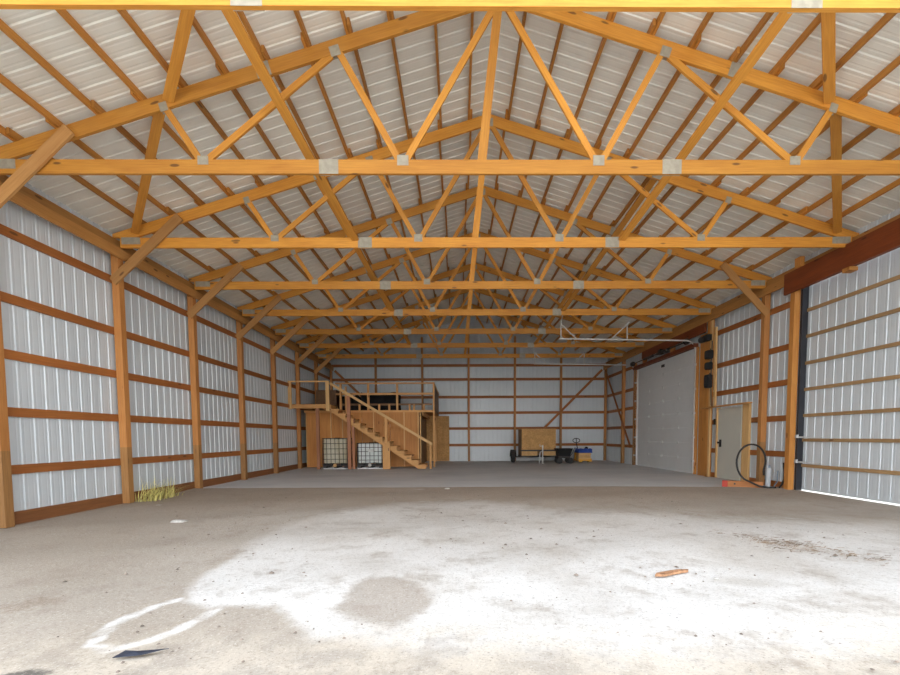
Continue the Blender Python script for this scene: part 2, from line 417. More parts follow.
for j in range(ny):
    for i in range(nx):
        a = j*(nx+1)+i; fs.append((a, a+1, a+nx+2, a+nx+1))
me = bpy.data.meshes.new('floor'); me.from_pydata(vs, [], fs); me.materials.append(M['dirt'])
for nm, dat in (('stains', st1), ('smears', st2)):
    ca = me.color_attributes.new(nm, 'FLOAT_COLOR', 'POINT'); ca.data.foreach_set('color', [c for q in dat for c in q])
me.polygons.foreach_set('use_smooth', [True]*len(fs)); me.update()
fo_ = bpy.data.objects.new('floor', me); C.objects.link(fo_); fo_['kind'] = 'structure'
sl = MB(); sl.prism([(WL-.03, 11.1), (2, 10.9), (WR+.03, 10.5), (WR+.03, WB+.03), (WL-.03, WB+.03)], -.05, .003, 'Z')
struct('floor_slab', sl, M['concrete'])

# side walls
w = MB(); ribbed(w, lambda s, t, d: (WL-d, s, t), YF, WB+.02, -.06, 5.335, .1); struct('wall_left', w, M['wall_sheet'])
DOOR_A, DOOR_B = 6.0, 10.32       # sliding door opening
OH_A, OH_B, OH_Z = 14.86, 19.75, 4.20
w = MB(); R = lambda s, t, d: (WR+d, s, t)
ribbed(w, R, YF, DOOR_A, -.06, 5.355, .1); ribbed(w, R, DOOR_A, DOOR_B, 4.75, 5.355, .1); ribbed(w, R, DOOR_B, OH_A, -.06, 5.355, .1)
ribbed(w, R, OH_A, OH_B, OH_Z, 5.355, .1); ribbed(w, R, OH_B, WB+.02, -.06, 5.355, .1); struct('wall_right', w, M['wall_sheet'])
# back wall up to the roof
w = MB()
def ztop(X): return ZROOF - SLOPE*abs(X-XC)
pitch = .2286
s = WL
def Pb(x, t, d):
    return (x, WB+d, -.06 if t == 0 else ztop(x)+.035)
ribbed(w, Pb, WL, XC, 0, 1, .05); ribbed(w, Pb, XC, WR, 0, 1, .05); struct('wall_back', w, M['wall_sheet'])
# roof sheets
w = MB()
for sg in (-1, 1):
    def Pr(s, t, d, sg=sg):
        x = sg*t; return (XC+x, s, ZROOF - SLOPE*t + d)
    ribbed(w, Pr, YF-.35, WB+.3, 0.0, 7.62, .0)
struct('ceiling', w, M['roof_sheet'])

# ------------------------------------------------------------------ trusses
def make_truss():
    root = thing('roof_truss', '', 'truss', (XC, YK(0), 0), 'roof trusses across the shed')
    T = .0225
    MB().bar((-7.16, 0, 5.085), (7.16, 0, 5.085), 2*T, .19).build('bottom_chord', M['truss'], root)
    cz = .1
    for sg in (-1, 1):
        pts = [(0, ZP+cz), (sg*7.3, zc(7.3)+cz), (sg*7.3, 5.183), (sg*6.87, 5.183), (0, ZP-cz)]
        mb = MB(); mb.prism(pts, -T, T)
        # uv along the grain of the slope
        for q, fc in enumerate(mb.f):
            mb.uv[q] = [(abs(mb.v[i][0])*1.04+sg*13, (mb.v[i][2]+SLOPE*abs(mb.v[i][0]))+mb.v[i][1]+sg*5) for i in fc]
        mb.build('top_chord', M['truss'], root)
    t = .018
    def web(xb, xt, h=.089):
        a = Vector((xb, 0, 5.185)); b = Vector((xt, 0, zc(xt)-cz)); d = (b-a).normalized()
        MB().bar(a - d*.012, b + d*.02, 2*t, h, (1, 0, 0) if abs(d.z) > .5 else (0, 0, 1)).build('web', M['truss'], root)
    for sg in (-1, 1):
        web(sg*(1.38+.06), sg*(2.30-.06)); web(sg*(1.38-.05), sg*.06)
        web(sg*(4.17-.06), sg*(2.30+.07)); web(sg*(4.17+.05), sg*(4.69-.03))
    web(-.27, -.03, .12)
    def plate(x, z, wd, ht, ang=0):
        mb = MB()
        for y0, y1 in ((-T-.0035, -T), (T, T+.0035)):
            c, s_ = math.cos(ang), math.sin(ang)
            pts = [(x+c*a-s_*b, z+s_*a+c*b) for a, b in ((-wd/2, -ht/2), (wd/2, -ht/2), (wd/2, ht/2), (-wd/2, ht/2))]
            mb.prism(pts, y0, y1)
        mb.build('gusset_plate', M['plate'], root)
    for sg in (-1, 1):
        a = -sg*math.atan(SLOPE)
        plate(sg*1.38, 5.17, .16, .14); plate(sg*4.17, 5.17, .15, .12); plate(sg*2.42, 5.085, .27, .2)
        plate(sg*2.30, zc(2.3)-.06, .14, .14, a); plate(sg*4.69, zc(4.69)-.07, .11, .12, a)
        plate(sg*6.95, 5.12, .36, .13); plate(sg*3.3, zc(3.3), .2, .2, a)
    plate(0, ZP-.06, .17, .15)
    return root
tr = make_truss()
NTR = ['nearest roof truss, its bottom chord cut by the photo\'s top edge', 'second nearest pine roof truss, its whole bottom chord crossing the view',
       'third pine roof truss from the front', 'fourth pine roof truss from the front', 'fifth pine roof truss from the front', 'sixth pine roof truss from the front',
       'seventh pine roof truss from the front', 'farthest pine roof truss, just before the back wall']
tr['label'] = NTR[0]
for k in range(1, 8): dup(tr, (XC, YK(k), 0), NTR[k])

# purlins, lapped at every truss
PX = [.36 + .58*j for j in range(12)]
pl = None
for sg, side in ((-1, 'left'), (1, 'right')):
    for k in range(8):
        ln = S if k < 7 else YB+.1-YK(7)
        for j, px in enumerate(PX):
            xx = px + (.022 if (k+j) % 2 else -.022)
            zb = zc(xx) + .1 + .005
            lab = f'{ORD[11-j]} pine roof purlin up from the {side} eave, in the {ORD[k]} bay from the front'
            a0, a1 = -.16, ln + (.16 if k < 7 else 0)
            if k == 0: a0 = -.3
            o = MB().bar((0, a0, 0), (0, a1, 0), .039, .088, (sg*SLOPE*.0, 0, 1)).build('roof_purlin', M['purlin'])
            o.location = (XC+sg*xx, YK(k), zb+.044 - SLOPE*.02)
            tag(o, lab, 'purlin', 'roof purlins')

# knee braces, posts, girts, eave boards
def post(name, x, y, z1, w_, lab, mat=None, grp=None, d_=None, z0=0.):
    d_ = d_ or w_
    o = MB().bar((0, 0, z0), (0, 0, z1), w_, d_, (0, 1, 0)).build(name, mat or M['post'], bevel=.006); o.location = (x, y, 0)
    return tag(o, lab, 'post', grp)
for k in range(1, 8):
    post('wall_post', XL-.07, YK(k)+.02, 4.985, .14, f'square timber post of the left wall, {ORD[k-1]} one seen from the front', grp='left wall posts')
for k in range(1, 8):
    a = Vector((XL-.10, YK(k)-.07, 4.33)); b = Vector((XL+1.24, YK(k)-.07, 5.55)); d = (b-a).normalized()
    o = MB().bar(a, b, .04, .17, (0, 0, 1)).build('knee_brace', M['brace'], None, a)
    tag(o, f'sloping tan knee brace on the {ORD[k-1]} left wall post, counted from the front', 'brace', 'knee braces along the left wall')
a = Vector((XR+.06, YK(3)-.07, 4.33)); b = Vector((XR-1.12, YK(3)-.07, 5.56))
tag(MB().bar(a, b, .04, .17).build('knee_brace', M['brace'], None, a), 'sloping tan knee brace on the right wall post behind the black hose', 'brace')
GZ = [.83, 1.70, 2.56, 3.40, 4.39]
for k in range(1, 8):
    ya, yb = YK(k)+.1, YK(k+1)-.05
    if k == 7: yb = YB+.02
    bay = f'{ORD[k-1]} bay from the front'
    for i, z in enumerate(GZ):
        o = MB().bar((0, ya-.1, 0), (0, yb+.05, 0), .038, .14).build('wall_girt', M['girt']); o.location = (WL+.021, 0, z)
        tag(o, f'brown girt on the left wall, {ORD[i]} up from the ground, {bay}', 'girt', 'left wall girts')
    o = MB().bar((0, ya-.1, 0), (0, yb+.05, 0), .038, .2).build('grade_board', M['plinth']); o.location = (WL+.021, 0, .09)
    tag(o, f'stained grade board at the foot of the left wall, {bay}', 'board', 'left wall grade boards')
for (nm, x, z, h, lab, mat) in (('eave_header', XL+.02, 4.885, .19, 'long header board on the left posts, carrying the truss ends', M['eave']),
                                ('eave_header', XR-.02, 4.885, .19, 'long header board on the right posts, carrying the truss ends', M['eave'])):
    o = MB().bar((0, YF, 0), (0, YB+.15, 0), .038, h).build(nm, mat); o.location = (x, 0, z); tag(o, lab, 'beam')
for (x, lab) in ((WL+.06, 'upper eave beam between left wall sheet and roof'), (WR-.06, 'upper eave beam between right wall sheet and roof')):
    o = MB().bar((0, YF, 0), (0, YB+.15, 0), .09, .16).build('eave_beam', M['eave']); o.location = (x, 0, 5.10); tag(o, lab, 'beam')

# right wall timber
post('wall_post', XR+.07, YK(3)+.02, 5.0, .14, 'tall square timber post of the right wall, standing behind the black hose', M['post'])
post('wall_post', XR+.07, YK(4)+.02, 4.985, .14, 'timber post of the right wall at the near jamb of the overhead door', M['door_post'])
post('wall_post', XR+.07, YK(7)-.06, 4.985, .14, 'timber post of the right wall past the far side of the overhead door')
post('door_jamb', WR-.035, 14.76, 4.2, .06, 'near pale side jamb board of the overhead door', M['door_post'], d_=.12)
o = MB().box(7.85, 7.90, 14.04, 14.50, .003, 4.5).build('filler_board', M['door_post'], None, (7.87, 14.4, 0)); tag(o, 'wide orange-brown board between the overhead door jamb and its post', 'board')
post('door_jamb', WR-.08, OH_B+.07, 4.5, .10, 'far side jamb board of the overhead door', M['post'], d_=.12)
post('cripple_post', XR+.07, YK(5)+.02, 4.985, .14, 'short post stub above the overhead door, the nearer of two', M['post'], z0=4.33)
post('cripple_post', XR+.07, YK(6)+.02, 4.985, .14, 'short post stub above the overhead door, the farther of two', M['post'], z0=4.33)
post('door_post', XR+.07, 10.42, 4.64, .14, 'timber jamb post of the sliding door beside the black strip', M['door_post'])
def girts(name, pieces, cat, grp):
    for (x, ya, yb, z, h, lab) in pieces:
        o = MB().bar((0, ya, 0), (0, yb, 0), .038, h).build(name, M['girt']); o.location = (x, 0, z); tag(o, lab, cat, grp)
for i, z in enumerate(GZ):
    xg = WR-.021
    girts('wall_girt', [(xg, 10.42, YK(3), z, .14, f'brown girt on the right wall, {ORD[i]} up, between sliding door and tall post')], 'girt', 'right wall girts')
    if i >= 2: girts('wall_girt', [(xg, YK(3), YK(4), z, .14, f'brown girt on the right wall, {ORD[i]} up, above the walk door')], 'girt', 'right wall girts')
    else:
        girts('wall_girt', [(xg, YK(3), 12.0, z, .14, f'short brown girt on the right wall, {ORD[i]} up, behind the tall post')], 'girt', 'right wall girts')
        girts('wall_girt', [(xg, 13.42, YK(4), z, .14, f'short brown girt, {ORD[i]} up, between walk door and overhead door')], 'girt', 'right wall girts')
    girts('wall_girt', [(xg, OH_B+.05, YB+.02, z, .14, f'brown girt on the right wall, {ORD[i]} up, past the overhead door')], 'girt', 'right wall girts')
girts('grade_board', [(WR-.021, 10.42, YK(4), .07, .16, 'stained grade board at the foot of the right wall')], 'board', None)

# back wall timber
BX = [XL-.07, -4.30, -1.86, .58, 3.02, 5.46, XR+.07]
for i, x in enumerate(BX):
    zt = zc(x-XC)-.12 if 0 < i < 6 else 5.05
    post('wall_post', x, YB+.07, zt, .11, f'{["left corner", "second", "third", "middle", "fifth", "sixth", "right corner"][i]} timber post of the back wall' + ('' if i in (0, 3, 6) else ', counted from the left'), M['post'], 'back wall posts', .13)
GB = [.86, 1.74, 2.57, 3.40, 4.33, 5.06]
for i in range(6):
    for j, z in enumerate(GB):
        o = MB().bar((BX[i], 0, 0), (BX[i+1], 0, 0), .038, .14).build('wall_girt', M['girt']); o.location = (0, WB-.021, z)
        tag(o, f'brown girt on the back wall, {ORD[j]} up, {ORD[i]} bay from the left', 'girt', 'back wall girts')
def diag(a, b, lab):
    o = MB().bar(a, b, .038, .12, (0, 0, 1)).build('wind_brace', M['girt'], None, a); tag(o, lab, 'brace')
diag((7.60, YB-.014, 4.78), (4.55, YB-.014, 1.72), 'long diagonal brace on the back wall, rising to the right corner')
diag((-6.42, YB-.014, 4.78), (-3.4, YB-.014, 1.9), 'long diagonal brace on the back wall, rising to the left corner')
diag((XR-.028, 23.4, 4.70), (XR-.028, 19.90, .8), 'long diagonal brace on the right wall beside the overhead door')

# roof diagonals between trusses
def rbrace(a, b, lab, grp, h=.13, up=(1, 0, 0)):
    o = MB().bar(a, b, .038, h, up).build('roof_brace', M['truss'], None, a); tag(o, lab, 'brace', grp)
for sg, side in ((-1, 'left'), (1, 'right')):
    for k, xa, xb in ((0, 2.5 if sg < 0 else 2.56, 4.62), (1, 4.76, 6.86)):
        a = Vector((XC+sg*xa, YK(k)+.03, zc(xa)-.02)); b = Vector((XC+sg*xb, YK(k+1)-.03, zc(xb)-.02))
        rbrace(a, b, f'board slanting under the {side} roof slope, from the {ORD[k]} truss to the {ORD[k+1]}', 'roof slope braces')
    for k in (0, 2, 4):
        xt = 3.34 if sg < 0 else 3.28
        a = Vector((XC+sg*xt, YK(k)+.03, zc(xt)-.03)); b = Vector((XC+sg*2.6, YK(k+2)-.03, 5.13))
        rbrace(a, b, f'long {side} sway brace dropping from the {ORD[k]} truss to the {ORD[k+2]} truss', 'sway braces between the trusses', .135)

# ------------------------------------------------------------------ sliding door on the right
beam = thing('header_beam', 'heavy red-brown header beam above the sliding door', 'beam', (7.66, 8., 4.55))
def rel(mb, name, mat, root, **kw): return mb.build(name, mat, root, root.location, **kw)
b_ = MB(); b_.box(7.662, 7.714, YF, 10.58, 4.56, 5.03); rel(b_, 'face_board', M['beam'], beam)
b_ = MB(); b_.box(7.757, 7.90, YF, 10.30, 4.62, 4.98); rel(b_, 'inner_board', M['beam'], beam)
o = MB().box(7.60, 7.70, 10.02, 10.18, 5.031, 5.24).build('timber_block', M['door_post'], None, (7.65, 10.1, 5.031)); tag(o, 'short timber block with pale sawn end above the red-brown beam', 'block')
o = MB().box(7.63, 7.80, 8.78, 8.95, 4.485, 4.559).build('timber_block', M['door_post'], None, (7.7, 8.86, 4.5)); tag(o, 'small wood block under the middle of the red-brown beam', 'block')
st = MB(); st.box(7.90, 8.035, 10.29, 10.345, .0, 4.78)
o = st.build('jamb_strip', M['black_board'], None, (7.9, 10.2, 0)); tag(o, 'tall black strip between the timber jamb and the sliding door', 'strip')
XD = 8.045
sd = MB(); ribbed(sd, lambda s, t, d: (XD+d, s, t), DOOR_A-.3, DOOR_B+.04, .035, 4.74, .15)
sd.box(XD-.01, XD+.03, DOOR_A-.3, DOOR_B+.02, .02, .06)
sdo = struct('door_2', sd, M['wall_sheet'])
for z in (.585, 1.175, 1.74, 2.34, 2.94, 3.55, 4.14):
    MB().box(XD-.042, XD-.002, DOOR_A-.3, DOOR_B-.02, z-.035, z+.035).build('door_rail', M['rail'], sdo)
for z in (1.24, .67):
    m = MB(); m.bar((7.85, 10.02, z), (7.85, 10.25, z), .02, .035); m.bar((7.80, 10.19, z-.02), (7.80, 10.19, z+.06), .05, .05); m.tube([(7.85, 10.03, z), (7.92, 9.90, z-.01), (8.02, 9.75, z-.015)], .012, 8)
    m.build('latch', M['galv'], sdo)

# ------------------------------------------------------------------ overhead door
od = MB(); n = 8; hh = OH_Z/n
for i in range(n):
    z0, z1 = i*hh+.012, (i+1)*hh+.005
    od.box(7.99, 8.03, OH_A-.08, OH_B+.08, i*hh-.02, (i+1)*hh+.03)
    od.prism([(7.982, z0-.006), (7.975, z0+.004), (7.975, z1-.004), (7.982, z1+.004), (8.02, z1+.004), (8.02, z0-.006)], OH_A+.02, OH_B-.02, 'Y')
od.box(7.935, 8.03, OH_B+.006, OH_B+.08, .0, OH_Z+.08); od.box(7.935, 8.03, OH_A-.08, OH_A-.006, .0, OH_Z+.08); od.box(7.935, 8.03, OH_A-.08, OH_B+.08, OH_Z+.006, OH_Z+.1)
odo = struct('door_1', od, M['ohd'])
for i in range(1, n):
    for yy in (16.1, 17.35, 18.6):
        MB().box(7.958, 7.974, yy-.03, yy+.03, i*hh-.05, i*hh+.06).build('hinge', M['galv'], odo)
MB().box(7.955, 7.975, 17.25, 17.5, 3.95, 4.05).build('lift_handle', M['darksteel'], odo)
def track(y, lab, grp):
    x = 7.85; r = .32
    t = thing('door_track', lab, 'track', (x, y, 0), grp)
    path = [(x, y, .05), (x, y, 4.1)] + [(x - r*(1-math.cos(a)), y, 4.1+r*math.sin(a)) for a in [PI/2*i/10 for i in range(1, 11)]] + [(3.35, y, 4.49)]
    m = MB()
    for p, q in zip(path, path[1:]): m.bar(p, q, .04, .04, (0, 1, 0))
    m.build('rail', M['white_steel'], t, (x, y, 0))
    for i in range(5):
        MB().box(x-.03, x+.05, y-.045, y+.045, .4+.8*i, .47+.8*i).build('wall_bracket', M['galv'], t, (x, y, 0))
    for xx in (3.40, 5.58):
        m = MB(); m.bar((xx, y, 4.48), (xx, y, 5.0), .03, .03); m.bar((xx, y, 4.98), (xx+.08, y+.01, 5.4 if xx < 4 else 5.05), .025, .025)
        sgn = 1 if xx < 4 else -1
        m.bar((xx, y-.02, 4.95), (xx+.5*sgn, y-.02, 4.5), .03, .03, (0, 1, 0)); m.build('hanger', M['white_steel'], t, (x, y, 0))
track(OH_A-.06, 'near pale overhead door track, curving from the jamb under the trusses', 'overhead door tracks')
track(OH_B+.03, 'far pale overhead door track beside the back wall', 'overhead door tracks')
sh = thing('torsion_shaft', 'dark spring shaft with drums above the overhead door', 'spring shaft', (7.75, 17.3, 4.4))
m = MB().tube([(7.66, OH_A+.06, 4.43), (7.66, OH_B-.06, 4.43)], .02, 8); rel(m, 'shaft', M['darksteel'], sh)
for ya in (16.4, 17.6):
    rel(MB().tube([(7.66, ya, 4.43), (7.66, ya+.8, 4.43)], .05, 10), 'spring', M['darksteel'], sh)
for ya in (OH_A+.1, OH_B-.2):
    rel(MB().lathe([(0, 0), (.1, 0), (.1, .1), (0, .1)], (7.66, ya, 4.43), (0, 1, 0)), 'drum', M['darksteel'], sh)
rel(MB().box(7.6, 7.74, 16.85, 17.05, 4.36, 4.54), 'bearing_bracket', M['darksteel'], sh)
o = MB().box(7.70, 7.752, 13.98, 18.75, 4.50, 4.785).build('lintel', M['beam'], None, (7.73, 16.4, 4.5)); tag(o, 'red-brown lintel board above the overhead door', 'beam')
o = MB().box(7.76, 7.93, OH_A-.1, OH_B+.1, 4.20, 4.33).build('head_jamb', M['beam'], None, (7.85, 17.3, 4.2)); tag(o, 'dark head jamb board along the top of the overhead door', 'board')

# ------------------------------------------------------------------ walk door corner
dr = MB(); dr.box(7.83, 7.875, 12.27, 13.36, .02, 2.09); dro = struct('door_3', dr, M['walkdoor'])
m = MB(); m.lathe([(0, -.09), (.032, -.085), (.034, -.06), (.014, -.045), (.014, -.005), (.03, -.004), (.03, 0)], (7.828, 13.22, 1.08), (1, 0, 0), 14); m.build('door_knob', M['black'], dro)
m = MB(); m.box(7.815, 7.829, 13.17, 13.27, .95, 1.17); m.build('lock_plate', M['black'], dro)
for i, (ya, yb, z0, z1, lab, mat, x0) in enumerate(((13.37, 13.43, .02, 2.12, 'pale door frame board on the far side of the walk door', M['pale_pine'], 7.80),
        (11.96, 12.24, .02, 2.14, 'broad yellow plywood strip standing beside the walk door', M['pale_pine'], 7.84))):
    o = MB().box(x0, 7.90, ya, yb, z0, z1).build('frame_board', mat, None, (7.85, (ya+yb)/2, 0)); tag(o, lab, 'board')
o = MB().box(7.63, 7.75, 11.7, 14.0, 2.13, 2.17).build('ledge_board', M['eave'], None, (7.7, 12.9, 2.13)); tag(o, 'thin ledge board running over the walk door', 'board')
o = MB().bar((7.72, 13.37, 2.18), (7.72, 13.41, 4.52), .09, .045, (1, 0, 0)).build('stud', M['pale_pine'], None, (7.72, 13.37, 2.18)); tag(o, 'pale upright stud standing on the ledge over the walk door', 'stud')
o = MB().bar((7.76, 13.70, .02), (7.76, 13.70, 4.78), .09, .045, (1, 0, 0)).build('stud', M['pale_pine'], None, (7.76, 13.7, 0)); tag(o, 'long stud nailed beside the near overhead door post', 'stud')
for (z, hgt, wd, lab) in ((3.74, .26, .24, 'black control box on the overhead door post, topmost of three'), (3.40, .22, .2, 'rounded black box on the overhead door post, middle of three'), (2.94, .40, .22, 'tall black box on the overhead door post, lowest of three')):
    t = thing('control_box', lab, 'control box', (7.62, 13.56, z-hgt/2), 'black boxes on the overhead door post')
    m = MB().box(7.55, 7.714, 13.60-wd/2, 13.60+wd/2, z-hgt/2, z+hgt/2); rel(m, 'housing', M['black'], t, bevel=.03)
    rel(MB().box(7.535, 7.549, 13.60-wd/3, 13.60+wd/3, z-hgt/3, z+hgt/3), 'cover', M['rubber'], t)
    rel(MB().tube([(7.66, 13.56, z+hgt/2-.01), (7.66, 13.58, z+hgt/2+.05)], .015, 8), 'cable', M['darksteel'], t)
t = thing('door_opener', 'dark door opener motor at the top of the overhead door post', 'motor', (7.62, 13.95, 4.2))
rel(MB().lathe([(0, -.16), (.08, -.16), (.1, -.1), (.1, .1), (.07, .16), (0, .16)], (7.63, 13.96, 4.27), (0, 1, 0)), 'motor', M['darksteel'], t)
rel(MB().box(7.56, 7.714, 13.60, 13.80, 4.18, 4.36), 'gearbox', M['black'], t, bevel=.01)
o = MB().tube([(7.725, 13.60, 4.16), (7.72, 13.62, 3.0), (7.725, 13.58, 2.2)], .014, 8).build('cable', M['darksteel'], None, (7.66, 13.62, 2.2)); tag(o, 'dark cable hanging down between the black boxes', 'cable')
o = MB().box(7.83, 7.90, 13.50, 13.62, 1.62, 1.80).build('outlet_box', M['black'], None, (7.86, 13.55, 1.62), bevel=.006); tag(o, 'small black outlet box on the girt left of the walk door', 'outlet')
# timber sill block with red end
t = thing('timber_sill', 'low orange timber block with a red end in front of walk door', 'timber', (7.0, 11.0, 0))
a, b = Vector((7.12, 11.55, .09)), Vector((7.20, 10.75, .09))
def bar_t(mb, p, q, w_, h_, nm, mt): rel(mb.bar(p, q, w_, h_), nm, mt, t, bevel=.006)
a, b = Vector((6.66, 11.12, .085)), Vector((7.38, 10.66, .085)); d = (b-a).normalized()
bar_t(MB(), a+d*.12, b, .14, .15, 'beam', M['orange_block']); bar_t(MB(), a, a+d*.119, .145, .155, 'painted_end', M['red'])
rel(MB().lathe([(0, 0), (.022, 0), (.022, .02), (0, .02)], (a+d*.30)+Vector((-.065, -.045, .01)), (-.54, -.84, 0)), 'bolt_head', M['darksteel'], t)
# hose loop
hp = []
pts = [(7.80, 11.05, .03), (7.62, 10.62, .05), (7.45, 10.56, .05), (7.20, 10.62, .09)]
ctr = Vector((7.16, 10.72, .60)); 
for i in range(25):
    a = math.radians(-118 - i*(258/24)); rx, rz = .42, .47
    hp.append((ctr.x + rx*math.cos(a), ctr.y - .10 + .012*i, ctr.z + rz*math.sin(a)))
tail = [(7.30, 10.60, .05), (7.10, 10.55, .04)]
path = [(7.62, 10.56, .03), (7.45, 10.55, .035), (7.22, 10.56, .07)] + hp[1:] + [(7.57, 10.93, .40), (7.585, 10.94, .30)]
o = MB().tube(path, .022, 10).build('hose', M['rubber'], None, (7.2, 10.7, 0)); tag(o, 'black hose standing in a big loop beside the walk door', 'hose')
o = MB().tube([(7.70, 10.55, .03), (7.79, 10.6, .10), (7.86, 10.63, .22), (7.90, 10.68, .40), (7.905, 10.72, .62)], .02, 10).build('hose', M['rubber'], None, (7.7, 10.6, 0)); tag(o, 'short black hose end curving up beside the timber jamb', 'hose')
o = MB().tube([(7.66, 10.70, .03), (7.78, 10.74, .16), (7.82, 10.78, .42)], .014, 8).build('hose', M['bluetube'], None, (7.7, 10.7, 0)); tag(o, 'thin blue-grey tube behind the grey pipe', 'tube')
t = thing('standpipe', 'grey plastic pipe sleeve standing at the foot of the wall', 'pipe', (7.6, 10.8, 0))
rel(MB().lathe([(.058, 0), (.058, .50), (.048, .50), (.048, .02)], (7.60, 10.82, -.01), (.05, 0, 1), 16), 'sleeve', M['pvc'], t)
rel(MB().tube([(7.61, 10.82, .05), (7.63, 10.82, .56)], .02, 8), 'inner_pipe', M['bluetube'], t)

# ------------------------------------------------------------------ loft
LZ = 2.45; LY = 19.15
lf = thing('loft', 'plywood storage loft against the back left corner', 'loft', (-3.8, 21.3, 0))
xs = [-6.50, -5.30, -4.10, -2.90, -1.66]
for a, b in zip(xs, xs[1:]): rel(MB().box(a+.004, b-.004, LY, LY+.018, .03, 2.36), 'wall_panel', M['ply'], lf)
for x in (-6.47, -5.42, -4.93, -3.60, -2.30, -1.70, -1.60):
    rel(MB().box(x-.02, x+.02, LY-.025, LY-.001, .02, 2.36), 'stud', M['pale_pine'], lf)
rel(MB().box(-6.55, -1.0, LY-.02, LY+.02, 2.36, 2.45), 'rim_board', M['stair'], lf)
rel(MB().box(-6.55, -1.0, LY+.02, YB-.05, 2.40, 2.44), 'deck', M['ply'], lf)
for x in (-6.3, -5.7, -5.1, -4.5, -3.9, -3.3, -2.7, -2.1, -1.5):
    rel(MB().box(x-.02, x+.02, LY+.03, YB-.06, 2.22, 2.395), 'joist', M['stair'], lf)
rel(MB().box(-1.06, -.99, LY-.04, LY+.03, .012, 3.6), 'corner_post', M['stair'], lf)
for x in (-2.58, -3.81, -4.98): rel(MB().box(x-.045, x+.045, LY-.03, LY+.02, 2.45, 3.58), 'rail_post', M['stair'], lf)
rel(MB().box(-5.2, -.98, LY-.05, LY+.05, 3.56, 3.62), 'top_rail', M['stair'], lf)
rel(MB().box(-5.2, -1.05, LY+.02, LY+.06, 3.10, 3.19), 'mid_rail', M['stair'], lf)
for x in (-3.36, -2.93, -2.06, -1.87, -1.45, -4.2): rel(MB().box(x-.04, x+.04, LY+.02, LY+.06, 2.45, 2.70), 'short_stud', M['stair'], lf)
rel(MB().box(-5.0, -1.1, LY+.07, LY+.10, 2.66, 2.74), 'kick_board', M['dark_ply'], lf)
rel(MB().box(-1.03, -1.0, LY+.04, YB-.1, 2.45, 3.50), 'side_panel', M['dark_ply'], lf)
rel(MB().box(-1.06, -.98, LY+.04, YB-.1, 3.50, 3.58), 'side_rail', M['stair'], lf)
rel(MB().box(-6.52, -6.46, YB-.3, YB-.2, .012, 2.4), 'rear_post', M['stair'], lf)
rel(MB().box(-1.2, -1.1, YB-.3, YB-.2, .012, 2.4), 'rear_post', M['stair'], lf)
rel(MB().box(-1.68, -1.655, LY+.02, YB-.15, .03, 2.2), 'side_wall', M['osb_dark'], lf)
# things on the loft
def drape(name, x0, x1, y0, y1, z0, z1, mat, lab, cat):
    m = MB(); nx, ny = 14, 8
    def hgt(i, j):
        u, v = i/nx, j/ny
        return z1 - .10*abs(math.sin(3.3*u*PI))*.5 - .04*math.sin(7*v+4*u) 
    G = [[(x0+(x1-x0)*i/nx + .03*math.sin(5*j+i), y0+(y1-y0)*j/ny, hgt(i, j)) for j in range(ny+1)] for i in range(nx+1)]
    for i in range(nx):
        for j in range(ny): m.face([G[i][j], G[i+1][j], G[i+1][j+1], G[i][j+1]], None, True)
    ring = [G[i][0] for i in range(nx+1)] + [G[nx][j] for j in range(1, ny+1)] + [G[i][ny] for i in range(nx-1, -1, -1)] + [G[0][j] for j in range(ny-1, 0, -1)]
    cx, cy = (x0+x1)/2, (y0+y1)/2
    low = [(p[0]+(.05 if k % 2 else -.02)*(1 if p[0] > cx else -1), p[1]+(.05 if k % 2 else -.02)*(1 if p[1] > cy else -1), z0) for k, p in enumerate(ring)]
    for k in range(len(ring)):
        l = (k+1) % len(ring); m.face([ring[k], low[k], low[l], ring[l]], None, True)
    m.face(low[::-1])
    o = m.build(name, mat, None, (cx, cy, z0), merge=True); return tag(o, lab, cat)
drape('tarp_bundle', -4.35, -2.75, 20.2, 21.8, 2.443, 3.32, M['cloth_black'], 'black tarp-covered bundle lying on the loft behind the railing', 'tarp')
drape('tarp_bundle', -5.35, -4.50, 20.3, 21.6, 2.443, 3.20, M['cloth_black'], 'smaller black covered heap on the loft at the stair top', 'tarp')
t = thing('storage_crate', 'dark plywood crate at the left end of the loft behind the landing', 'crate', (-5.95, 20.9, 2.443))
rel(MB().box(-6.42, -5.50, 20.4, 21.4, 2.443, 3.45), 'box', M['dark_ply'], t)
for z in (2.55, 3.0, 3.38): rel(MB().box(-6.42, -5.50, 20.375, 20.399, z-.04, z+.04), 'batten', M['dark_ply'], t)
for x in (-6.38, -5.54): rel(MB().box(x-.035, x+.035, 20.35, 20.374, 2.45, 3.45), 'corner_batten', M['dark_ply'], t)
o = MB().box(-1.95, -.46, YB-.02, YB-.002, .03, 2.40).build('osb_panel', M['osb'], None, (-1.2, YB-.01, .03)); tag(o, 'tan strand board panel on the back wall right of the loft', 'panel')

